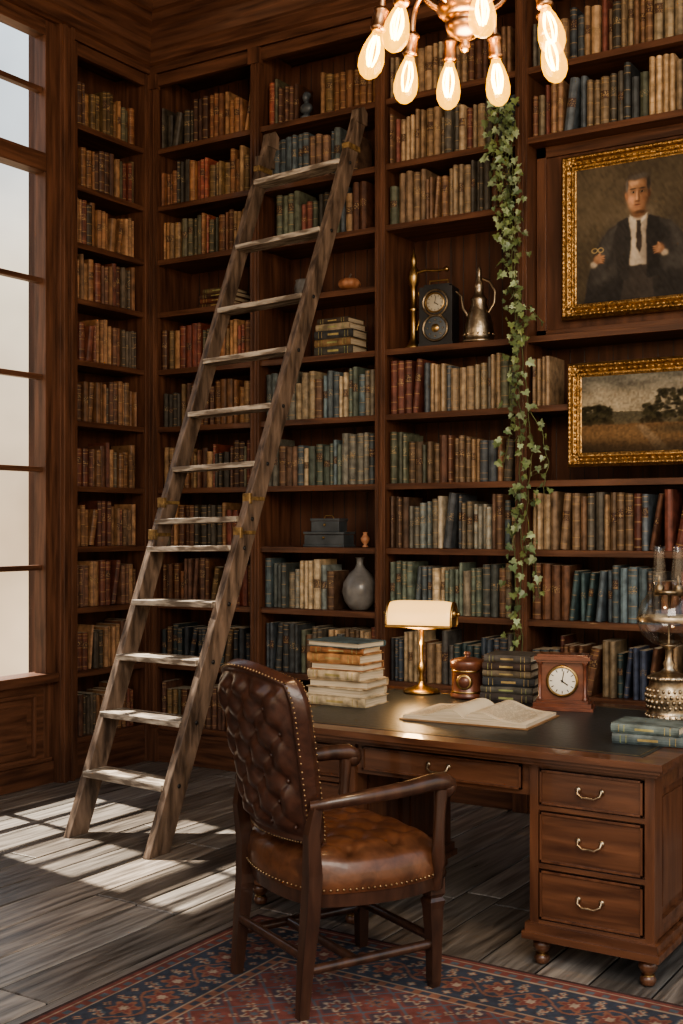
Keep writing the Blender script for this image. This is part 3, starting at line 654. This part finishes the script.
# ------------------------------------------------------------ desk objects
ZT=DZ+.0018
mb=MB();z=ZT
st=[(.27,.19,.036,(.46,.37,.24),2),(.26,.185,.034,(.50,.41,.28),-2),(.265,.18,.030,(.38,.28,.17),4),(.25,.18,.036,(.48,.38,.25),-4),(.24,.17,.028,(.30,.14,.06),3),(.25,.17,.036,(.40,.21,.09),-3),(.235,.165,.024,(.28,.12,.05),5),(.26,.175,.024,(.085,.12,.125),-6)]
for L_,W_,th,c,r in st:
    flatbook(mb,-2.545+R.uniform(-.008,.008),4.05,z,L_,W_,th,r,c,R.random()<.4);z+=th+.0005
mb.build('book_stack',recalc=False)
mb=MB();mb.M=T(-2.43,4.46,ZT,14)
mb.lathe([(.0,0),(.075,0),(.078,.008),(.070,.016),(.045,.022),(.028,.030),(.016,.036),(.012,.05)],brass,seg=32)
mb.lathe([(.010,.045),(.014,.06),(.009,.075),(.013,.09),(.018,.105),(.012,.12),(.008,.135),(.009,.20),(.015,.21),(.009,.225),(.008,.30),(.0,.30)],brass,seg=20)
mb.tube([(0,0,.27),(-.06,0,.272),(-.08,0,.29),(-.08,0,.335)],.005,brass,8);mb.tube([(0,0,.27),(.06,0,.272),(.08,0,.29),(.08,0,.335)],.005,brass,8)
shadeM=mat('lamp_shade_glass',(.55,.36,.17),(.62,.42,.22),.25,scale=3,coat=.5)
bs=shadeM.node_tree.nodes['Principled BSDF'];bs.inputs['Emission Color'].default_value=(1,.56,.17,1);bs.inputs['Emission Strength'].default_value=1.35
def shade(u,v):
    a=math.radians(-12+u*204);x=-.14+.28*v
    e=abs(2*v-1);k=1-.10*e**6
    return (x,-.062*math.cos(a)*k,.295+(.095*math.sin(a) if math.sin(a)>0 else .06*math.sin(a))*k)
mb.grid(shade,24,16,shadeM)
for v in(0,1):
    pts=[shade(u/16,v) for u in range(17)];mb.add(pts,[tuple(range(17))],brass)
    x=pts[0][0];mb.sphere((x,0,.335),.022,brass,12,8,(.6,1,1));mb.sphere((x+(-.018 if v==0 else .018),0,.335),.010,brass,8,6)
    mb.tube([(p[0],p[1]*1.02,p[2]*1.0+.002) for p in pts],.006,brass,6)
for sy in(-1,1): mb.tube([(-.14,sy*.063,.283),(.14,sy*.063,.283)],.007,brass,6)
mb.lathe([(.015,-.05),(.020,-.02),(.020,.03),(.015,.05)],emis('lamp_bulb',(1,.75,.42),12),(0,0,.325),12,Matrix.Rotation(math.pi/2,3,'Y'))
mb.M=Matrix.Identity(4);mb.build('bankers_lamp')
def clockface(mb,y,cz,r,facem,n=12,x=0):
    Rm=Matrix.Rotation(math.pi/2,3,'X');MM=mb.M;mb.M=MM@Matrix.Translation((x,0,0))
    mb.lathe([(0,0),(r,0),(r,.003),(0,.003)],facem,(0,y,cz),32,Rm,cap=False)
    mb.lathe([(r*.98,-.002),(r*1.16,0),(r*1.18,.008),(r*1.06,.012),(r*.98,.006)],brass,(0,y,cz),32,Rm,cap=False)
    for k in range(n):
        a=2*math.pi*k/n;mb.M,M0=mb.M@Matrix.Translation((0,y-.0045,cz))@Matrix.Rotation(a,4,'Y'),mb.M
        mb.box(-r*.03,r*.03,0,.001,r*.72,r*.92,dark);mb.M=M0
    for a,l,w in((math.radians(125),.5,.04),(math.radians(10),.75,.028)):
        M0=mb.M;mb.M=mb.M@Matrix.Translation((0,y-.006,cz))@Matrix.Rotation(a,4,'Y');mb.box(-r*w,r*w,0,.001,-r*.12,r*l,dark);mb.M=M0
    mb.sphere((0,y-.006,cz),r*.07,dark,8,6);mb.M=MM
redw=mat('clock_wood',(.095,.032,.019),(.20,.070,.039),.3,sc=(2,8,8),scale=4,coat=.4)
faceM=mat('clock_face',(.72,.68,.58),(.80,.77,.68),.4)
tinM=mat('red_brown_tin',(.09,.032,.021),(.20,.078,.046),.35,.2,scale=18,coat=.3)
mb=MB();mb.M=T(-2.205,4.44,ZT,14)
mb.lathe([(0,0),(.066,0),(.070,.006),(.070,.014),(.064,.020),(.064,.118),(.070,.122),(.071,.150),(.066,.156),(.035,.164),(.012,.167),(.010,.174),(.016,.180),(.012,.188),(0,.190)],tinM,seg=32)
mb.lathe([(.0645,.022),(.0665,.026),(.0645,.030)],brass,seg=32,cap=False);mb.lathe([(.0645,.108),(.0665,.112),(.0645,.116)],brass,seg=32,cap=False)
rm=Matrix.Rotation(math.pi/2,3,'X')
mb.lathe([(0,.006),(.026,.005),(.032,.003),(.034,-.004),(.030,-.010)],brass,(0,-.062,.070),28,rm,cap=False)
mb.lathe([(0,.009),(.022,.008),(.024,.004)],tinM,(0,-.062,.070),24,rm,cap=False)
mb.build('tea_canister')
mb=MB();mb.M=T(-1.755,4.36,ZT,16)
mb.box(-.118,.118,-.062,.062,0,.012,redw);mb.box(-.110,.110,-.055,.055,.012,.028,redw);mb.box(-.098,.098,-.046,.046,.028,.040,redw)
mb.box(-.088,.088,-.036,.040,.04,.185,redw)
mb.box(-.098,.098,-.050,.048,.183,.192,redw);mb.box(-.106,.106,-.056,.054,.192,.206,redw);mb.box(-.095,.095,-.046,.046,.206,.213,redw)
for sx in(-1,1): mb.lathe([(.010,.04),(.010,.048),(.006,.052),(.0065,.17),(.010,.175),(.010,.184)],redw,(sx*.085,-.042,0),10)
clockface(mb,-.038,.112,.052,faceM)
for sx in(-1,1):
    for sy in(-1,1): mb.sphere((sx*.1,sy*.045,.003),.003,brass,8,6)
mb.build('mantel_clock',.002)
mb=MB();z=ZT
for L_,th,c in((.22,.034,(.06,.05,.045)),(.215,.028,(.10,.095,.08)),(.21,.036,(.04,.043,.048)),(.2,.026,(.14,.115,.08)),(.2,.032,(.05,.035,.03)),(.19,.03,(.09,.08,.07))):
    flatbook(mb,-2.02,4.48,z,L_,.17,th,R.uniform(-5,5)+8,c);z+=th+.0005
mb.build('book_stack.001',recalc=False)
mb=MB();mb.M=T(-1.93,3.99,ZT,4)
coverM=mat('book_cover_tan',(.20,.11,.05),(.30,.18,.09),.6)
def pg(sx):
    def f(u,v):
        x=u*.235;z=.022+.030*math.exp(-((u-.22)/.30)**2)*(1-math.exp(-(u/.07)))-.006*u
        return (sx*x,-.165+.33*v,z)
    return f
for sx in(-1,1):
    mb.box(min(0,sx*.245),max(0,sx*.245),-.173,.173,0,.005,coverM)
    f=pg(sx);mb.grid(f,24,6,paper)
    for v in(0,1):
        n=24;top=[f(i/n,v) for i in range(n+1)];vs=top+[(p[0],p[1],.005) for p in top];mb.add(vs,[(i,i+1,n+2+i,n+1+i) for i in range(n)],pages)
    e=[f(1,0),f(1,1)];mb.add([e[0],e[1],(e[1][0],e[1][1],.005),(e[0][0],e[0][1],.005)],[(0,1,2,3)],pages)
inkM=mat('ink_text',(.22,.17,.11),(.36,.29,.2),.8)
for sx in(-1,1):
    for k in range(20):
        v=.10+.8*k/20;x0=.05;
        while x0<.205:
            l=R.uniform(.012,.035);x1=min(.21,x0+l);f=pg(sx);a=f(x0/.235,v);b=f(x1/.235,v)
            mb.add([(a[0],a[1],a[2]+.0006),(b[0],b[1],b[2]+.0006),(b[0],b[1]+.003,b[2]+.0006),(a[0],a[1]+.003,a[2]+.0006)],[(0,1,2,3)],inkM);x0=x1+.006
mb.build('open_book')
mb=MB()
flatbook(mb,-1.245,3.86,ZT,.23,.16,.032,8,(.10,.13,.135));flatbook(mb,-1.25,3.865,ZT+.0325,.22,.155,.030,2,(.13,.165,.16),True)
mb.build('book_stack.002',recalc=False)
gl=glass('blown_glass',(.92,.92,.90),.09,rough=.06,edge=1.0)
mb=MB();mb.M=T(-1.345,4.36,ZT,0)
mb.lathe([(0,0),(.080,0),(.084,.008),(.074,.018),(.070,.03),(.078,.05),(.080,.08),(.076,.11),(.066,.135),(.072,.142),(.076,.152),(.060,.160),(.030,.170),(.018,.185),(.022,.20),(.014,.215),(.012,.25),(.026,.262),(.034,.27),(0,.27)],pewter,seg=36)
for k in range(24):
    a=2*math.pi*k/24
    for zz_,r_,s_ in((.045,.077,.006),(.065,.080,.007),(.085,.081,.007),(.105,.078,.006),(.148,.074,.005),(.012,.082,.005)): mb.sphere((r_*math.cos(a+zz_*8),r_*math.sin(a+zz_*8),zz_),s_,pewter,8,6,(1,1,1.3))
mb.lathe([(.030,.265),(.060,.275),(.095,.305),(.112,.345),(.112,.385),(.098,.425),(.070,.46),(.045,.485),(.038,.50)],gl,seg=40,cap=False)
mb.lathe([(.111,.355),(.1145,.365),(.111,.375)],pewter,seg=40,cap=False)
for (cx,h0,h1) in((-.035,.47,.62),(.035,.47,.62)):
    mb.lathe([(.016,h0),(.020,h0+.01),(.027,h0+.05),(.022,h0+.10),(.020,h1),(.024,h1+.01)],gl,(cx,0,0),20,cap=False)
    mb.lathe([(0,h0-.02),(.017,h0-.02),(.018,h0+.012),(.008,h0+.02),(.004,h0+.05),(0,h0+.055)],pewter,(cx,0,0),14)
mb.lathe([(.003,.27),(.003,.45),(.03,.455),(.04,.465),(0,.47)],pewter,seg=14)
mb.build('glass_lantern')
# ------------------------------------------------------------ shelf ornaments
mb=MB();mb.M=T(-2.915,5.54,2.321,8)
mb.box(-.095,.095,-.06,.06,0,.02,dark);mb.box(-.09,.09,-.055,.055,.02,.31,dark);mb.box(-.07,.07,-.04,.04,.31,.325,dark)
for zc in(.095,.225):
    mb.lathe([(.068,0),(.072,.006),(.066,.012),(.060,.006)],pewter,(0,-.055,zc),28,rm,cap=False)
    mb.lathe([(0,.004),(.058,.004),(.058,.0)],slate,(0,-.055,zc),28,rm,cap=False)
    for k in range(8 if zc<.2 else 0):
        a=k*math.pi/4;mb.sphere((.042*math.cos(a),-.0605,zc+.042*math.sin(a)),.005,pewter,6,4)
mb.lathe([(.0,.010),(.018,.009),(.022,.004)],brass,(0,-.055,.095),16,rm,cap=False)
clockface(mb,-.060,.225,.046,mat('aged_dial',(.30,.27,.21),(.42,.38,.30),.4))
mb.tube([(-.05,0,.32),(-.05,0,.35),(.05,0,.35),(.05,0,.32)],.005,brass,6)
mb.build('vintage_clock_radio',.003)
mb=MB();mb.M=T(-3.06,5.53,2.321)
mb.lathe([(0,0),(.042,0),(.045,.012),(.03,.03),(.018,.06),(.016,.2),(.026,.21),(.016,.22),(.018,.33),(.028,.345),(.033,.38),(.026,.42),(.014,.44),(.02,.46),(.009,.50),(0,.53)],brass,seg=18)
mb.tube([(.01,0,.40),(.07,0,.41),(.14,0,.40),(.20,-.01,.40)],[.009,.008,.007,.006],brass,8);mb.sphere((.20,-.01,.40),.014,brass,8,6)
mb.tube([(.02,0,.10),(.05,0,.2),(.03,0,.3)],.005,brass,8)
mb.build('brass_candle_stand')
mb=MB();mb.M=T(-2.68,5.53,2.321)
mb.lathe([(0,0),(.085,0),(.088,.014),(.074,.022),(.078,.04),(.070,.10),(.052,.17),(.038,.21),(.044,.225),(.030,.24),(.020,.27),(.026,.29),(.018,.31),(.010,.35),(.014,.37),(0,.40)],pewter,seg=26)
mb.tube([(.05,0,.15),(.085,0,.20),(.09,0,.26),(.06,0,.31),(.02,0,.33)],.007,pewter,8);mb.tube([(-.05,0,.13),(-.09,0,.19),(-.10,0,.25),(-.13,0,.28)],[.010,.008,.006,.007],pewter,8)
for k in range(16):
    a=k*math.pi/8;mb.sphere((.078*math.cos(a),.078*math.sin(a),.045),.006,pewter,6,4)
mb.build('silver_ewer')
mb=MB();mb.M=T(-3.385,5.52,.941)
mb.lathe([(0,0),(.04,0),(.055,.008),(.085,.05),(.098,.10),(.090,.15),(.062,.195),(.030,.225),(.018,.25),(.020,.275),(.026,.285),(.018,.283),(.012,.25),(0,.24)],ceramic,seg=36)
mb.build('ceramic_vase')
mb=MB();mb.M=T(-3.59,5.53,1.281,6)
mb.box(-.125,.125,-.07,.07,0,.012,slate);mb.box(-.12,.12,-.065,.065,.012,.065,slate);mb.box(-.125,.125,-.07,.07,.068,.082,slate)
mb.box(-.085,.085,-.05,.05,.082,.14,slate);mb.box(-.09,.09,-.055,.055,.142,.155,slate);mb.sphere((0,-.068,.05),.008,brass,8,6);mb.sphere((0,-.055,.12),.008,brass,8,6)
mb.tube([(-.03,0,.155),(-.02,0,.17),(.02,0,.17),(.03,0,.155)],.004,brass,6)
mb.build('keepsake_box',.003)
mb=MB();mb.M=T(-3.34,5.5,1.281)
mb.lathe([(0,0),(.016,0),(.018,.004),(.008,.014),(.022,.03),(.026,.045),(.016,.06),(.010,.07),(.014,.08),(0,.082)],orangeC,seg=18);mb.build('bud_vase')
mb=MB();mb.M=T(-3.72,5.5,2.661)
mb.lathe([(0,0),(.05,0),(.066,.02),(.07,.05),(.06,.08),(.062,.09),(.05,.092),(.046,.07),(0,.06)],ceramic,seg=24);mb.build('stoneware_bowl')
mb=MB();mb.M=T(-3.44,5.5,2.661)
def pk(u,v):
    a=2*math.pi*u;ph=math.pi*v;r=.060*math.sin(ph)*(1+.10*abs(math.cos(4*a))-.05);return (r*math.cos(a),r*math.sin(a),.040-.040*math.cos(ph)*(1-.25*(1-math.sin(ph))))
mb.grid(pk,48,14,orangeC);mb.tube([(0,0,.065),(.004,0,.085),(.012,0,.095)],[.007,.005,.006],ladM,6);mb.build('clay_pumpkin')
mb=MB();mb.M=T(-3.70,5.47,3.631)
mb.lathe([(0,0),(.035,0),(.035,.012),(.02,.02),(.018,.035),(0,.035)],slate,seg=18);mb.sphere((0,0,.06),.04,slate,14,8,(1,.6,.8));mb.lathe([(.014,.08),(.013,.10)],slate,seg=10);mb.sphere((0,-.003,.12),.024,slate,14,10,(.85,1,1.2));mb.sphere((0,-.028,.118),.005,slate,6,4);mb.sphere((0,.008,.135),.024,slate,12,8,(.95,1,.8))
mb.build('bust_figurine')
# ------------------------------------------------------------ ivy
leafM=mat('ivy_leaf',(.75,.8,.7),(1.0,1.0,.95),.42,scale=30,usecol=True);stemM=mat('ivy_stem',(.06,.08,.03),(.12,.13,.05),.7)
mb=MB();IX=.045
LF=[(0,0),(.22,-.14),(.52,.02),(.36,.26),(.46,.52),(.20,.56),(0,1.0),(-.20,.56),(-.46,.52),(-.36,.26),(-.52,.02),(-.22,-.14)]
def leaf(P,s):
    yaw=R.uniform(-1.1,1.1);pit=R.uniform(-.7,.5);rol=R.uniform(-1.0,1.0)
    M=Matrix.Translation(P)@Matrix.Rotation(yaw,4,'Z')@Matrix.Rotation(pit,4,'X')@Matrix.Rotation(math.pi+rol,4,'Y')
    k=R.uniform(.6,1.5);g=R.random()
    mb.c=(.11*k+.06*g*k,.160*k+.05*g*k,.090*k)
    if R.random()<.22: mb.c=(.29*k,.36*k,.23*k)
    mb.M=M;vs=[(x*s,-abs(x)*s*.35-.12*s*y*y,y*s) for x,y in LF]+[(0,0,.3*s)];n=12
    mb.add(vs,[(i,(i+1)%n,n) for i in range(n)],leafM);mb.M=Matrix.Identity(4)
def strand(pts,dens,spread,size):
    pts=[Vector(p)+Vector((IX,0,0)) for p in pts];P=[]
    for i in range(len(pts)-1):
        n=max(2,int((pts[i+1]-pts[i]).length/.03))
        for k in range(n):
            q=pts[i].lerp(pts[i+1],k/n);q+=Vector((R.uniform(-.006,.006),R.uniform(-.006,.006),0));P.append(q)
    P.append(pts[-1]);mb.c=(1,1,1);mb.tube(P,.0028,stemM,5)
    for i,q in enumerate(P):
        f=i/len(P);nn=int(dens*(1 if f<.3 else .72)+R.random())
        for k in range(nn):
            off=Vector((R.gauss(0,spread),R.uniform(-.05,-.005),R.uniform(-.02,.02)));mb.c=(1,1,1)
            if R.random()<.5: mb.tube([q,q+off*.6+Vector((0,-.01,.01)),q+off],.0012,stemM,4,False)
            leaf(q+off,R.uniform(.024,.048))
yv=5.335
strand([(-2.50,yv,3.42),(-2.47,yv,3.15),(-2.47,yv,2.9),(-2.45,yv,2.6),(-2.44,yv,2.35),(-2.42,yv,2.1),(-2.41,yv,1.8),(-2.42,yv,1.5),(-2.40,yv,1.25)],1.5,.033,.05)
strand([(-2.54,yv,3.42),(-2.55,yv,3.2),(-2.50,yv,3.0),(-2.48,yv,2.8),(-2.44,yv,2.55),(-2.42,yv,2.3)],2.7,.034,.05)
strand([(-2.46,yv,3.44),(-2.46,yv,3.2),(-2.45,yv,2.95),(-2.44,yv,2.7),(-2.43,yv,2.4),(-2.38,yv,2.05),(-2.35,yv,1.75),(-2.38,yv,1.45),(-2.33,yv,1.2),(-2.31,yv,1.05)],1.2,.032,.045)
strand([(-2.52,yv,3.46),(-2.50,yv,3.3),(-2.46,yv,3.0),(-2.45,yv,2.75)],3.6,.042,.05)
strand([(-2.43,yv,2.3),(-2.47,yv,2.1),(-2.46,yv,1.85),(-2.50,yv,1.7)],1.2,.028,.045)
strand([(-2.41,yv,1.6),(-2.45,yv,1.35),(-2.43,yv,1.05),(-2.45,yv,.85),(-2.42,yv,.68)],1.2,.028,.04)
strand([(-2.40,yv,1.25),(-2.42,yv,1.0),(-2.40,yv,.8),(-2.39,yv,.62)],1.2,.028,.04)
strand([(-2.41,yv,2.45),(-2.34,yv,2.42),(-2.29,yv,2.36)],1.6,.02,.04)
strand([(-2.37,yv,1.95),(-2.30,yv,1.85),(-2.27,yv,1.7),(-2.29,yv,1.55)],1.2,.02,.04)
mb.c=(1,1,1)
mb.tube([(-2.398,5.392,3.44),(-2.41,5.37,3.455),(-2.46,yv,3.45),(-2.51,yv,3.42)],.006,dark,6)
mb.build('trailing_ivy',recalc=False)
# ------------------------------------------------------------ chandelier
e=bpy.data.objects.new('chandelier',None);bpy.context.scene.collection.objects.link(e)
CX,CY,CZ=-1.347,2.698,2.72
mb=MB();dz=-.065
prof=[(0,-.075),(.010,-.07),(.016,-.055),(.010,-.045),(.028,-.035),(.045,-.02),(.050,-.005),(.038,.005),(.055,.012),(.068,.025),(.070,.04),(.055,.052),(.062,.06),(.066,.075),(.045,.095),(.022,.11),(.028,.125),(.016,.14),(.010,.16)]
mb.lathe([(r,z+dz) for r,z in prof]+[(.010,1.70),(.03,1.71),(.07,1.725),(.085,1.75),(.085,1.778)],copper,(CX,CY,CZ),36)
glassB=glass('bulb_glass',(1,.82,.42),.02,(1,.50,.035),1.25,edge=.2);fil=emis('filament',(1,.70,.16),20)
th=math.radians(32.4);Fv=Vector((-math.sin(th),math.cos(th),0));Rv=Vector((math.cos(th),math.sin(th),0))
bulbs=MB()
for k,ad in enumerate([-5,28,-36,80,-86,124,-130,176]):
    a=math.radians(ad);d=Rv*math.sin(a)+Fv*math.cos(a);C=Vector((CX,CY,CZ))
    r=.205
    pts=[C+d*.045+Vector((0,0,.03+dz)),C+d*.09+Vector((0,0,.055+dz)),C+d*.15+Vector((0,0,.065)),C+d*.19+Vector((0,0,.045)),C+d*r+Vector((0,0,.0)),C+d*r+Vector((0,0,-.03))]
    sp=[]
    for i in range(len(pts)-1):
        p0=pts[max(i-1,0)];p1=pts[i];p2=pts[i+1];p3=pts[min(i+2,len(pts)-1)]
        for q in range(6):
            t=q/6;sp.append(.5*((2*p1)+(p2-p0)*t+(2*p0-5*p1+4*p2-p3)*t*t+(3*p1-p0-3*p2+p3)*t**3))
    sp.append(pts[-1]);mb.tube(sp,.0085,copper,10)
    mb.sphere(tuple(C+d*.15+Vector((0,0,.066))),.014,copper,10,6)
    tilt=Vector((d.x*.22,d.y*.22,-1)).normalized();rot=tilt.to_track_quat('Z','Y').to_matrix()
    b0=C+d*r+Vector((0,0,-.02))
    mb.lathe([(0,0),(.012,0),(.020,.006),(.021,.012),(.017,.018),(.019,.05),(.021,.055),(.016,.062),(0,.062)],copper,b0,18,rot)
    bulbs.lathe([(.012,.06),(.014,.07),(.021,.085),(.029,.11),(.033,.135),(.031,.155),(.022,.172),(.010,.181),(0,.183)],glassB,b0,20,rot,cap=False)
    for j in range(5):
        an=j*2*math.pi/5;loc=[]
        for q in range(5):
            rr=.006+.009*math.sin(math.pi*q/4);loc.append(b0+rot@Vector((rr*math.cos(an),rr*math.sin(an),.075+.075*q/4)))
        bulbs.tube(loc,.0028,fil,5)
mb.build('body',parent=e);bulbs.build('bulbs',parent=e)
# ------------------------------------------------------------ lights
def light(name,kind,loc,energy,color,size=.1,aim=None,sy=None):
    l=bpy.data.lights.new(name,kind);l.energy=energy;l.color=color
    if kind=='AREA':
        l.size=size
        if sy: l.shape='RECTANGLE';l.size_y=sy
    elif kind=='SUN': l.angle=size
    else: l.shadow_soft_size=size
    o=bpy.data.objects.new(name,l);bpy.context.scene.collection.objects.link(o);o.location=loc
    if aim is not None: o.rotation_euler=(Vector(aim)-Vector(loc)).to_track_quat('-Z','Y').to_euler()
    return o
sun=light('sun_light','SUN',(-8,4.2,8),13,(1,.88,.72),.014,None)
sun.rotation_euler=Vector((.5,-.075,-.96)).to_track_quat('-Z','Y').to_euler()
light('chandelier_light','POINT',(CX,CY,CZ-.30),40,(1,.66,.36),.16)
light('lamp_light','POINT',(-2.43,4.38,ZT+.20),3.4,(1,.62,.28),.05)
light('room_fill','AREA',(.9,.2,3.6),155,(1,.90,.77),2.6,(-2.9,5.4,1.9))  # added fill lamp, out of view behind the camera, brightens the room
w=bpy.data.worlds.new('sky');bpy.context.scene.world=w;w.use_nodes=True;nt=w.node_tree;N=nt.nodes;bg=N['Background']
tc=N.new('ShaderNodeTexCoord');sx=N.new('ShaderNodeSeparateXYZ');cr=N.new('ShaderNodeValToRGB')
L(nt,tc.outputs['Generated'],sx.inputs[0]);L(nt,sx.outputs[2],cr.inputs[0])
cr.color_ramp.elements[0].position=0;cr.color_ramp.elements[0].color=(.74,.54,.35,1);cr.color_ramp.elements[1].position=.42;cr.color_ramp.elements[1].color=(.60,.68,.76,1)
k=cr.color_ramp.elements.new(.20);k.color=(.92,.78,.59,1)
k=cr.color_ramp.elements.new(.30);k.color=(.62,.66,.68,1)
nz=N.new('ShaderNodeTexNoise');nz.inputs['Scale'].default_value=9;nz.inputs['Detail'].default_value=3
mr=N.new('ShaderNodeMapRange');mr.inputs[1].default_value=.3;mr.inputs[2].default_value=.7;mr.inputs[3].default_value=.7;mr.inputs[4].default_value=1.15
mx=N.new('ShaderNodeMix');mx.data_type='RGBA';mx.blend_type='MULTIPLY';mx.inputs[0].default_value=1
L(nt,tc.outputs['Generated'],nz.inputs['Vector']);L(nt,nz.outputs[0],mr.inputs[0]);L(nt,cr.outputs[0],mx.inputs[6]);L(nt,mr.outputs[0],mx.inputs[7])
L(nt,mx.outputs[2],bg.inputs[0]);bg.inputs[1].default_value=1.5
try:
    bpy.context.scene.view_settings.look='AgX - Medium High Contrast';bpy.context.scene.view_settings.exposure=.25
except Exception as ex: print(ex)
# ------------------------------------------------------------ camera
cd=bpy.data.cameras.new('camera');cam=bpy.data.objects.new('camera',cd);bpy.context.scene.collection.objects.link(cam)
cam.location=(0,0,1.4);cam.rotation_euler=(math.radians(90),0,math.radians(32.4))
cd.sensor_fit='VERTICAL';cd.sensor_height=36;cd.lens=1200/1024*36;cd.shift_y=13/1024;cd.clip_start=.05
bpy.context.scene.camera=cam
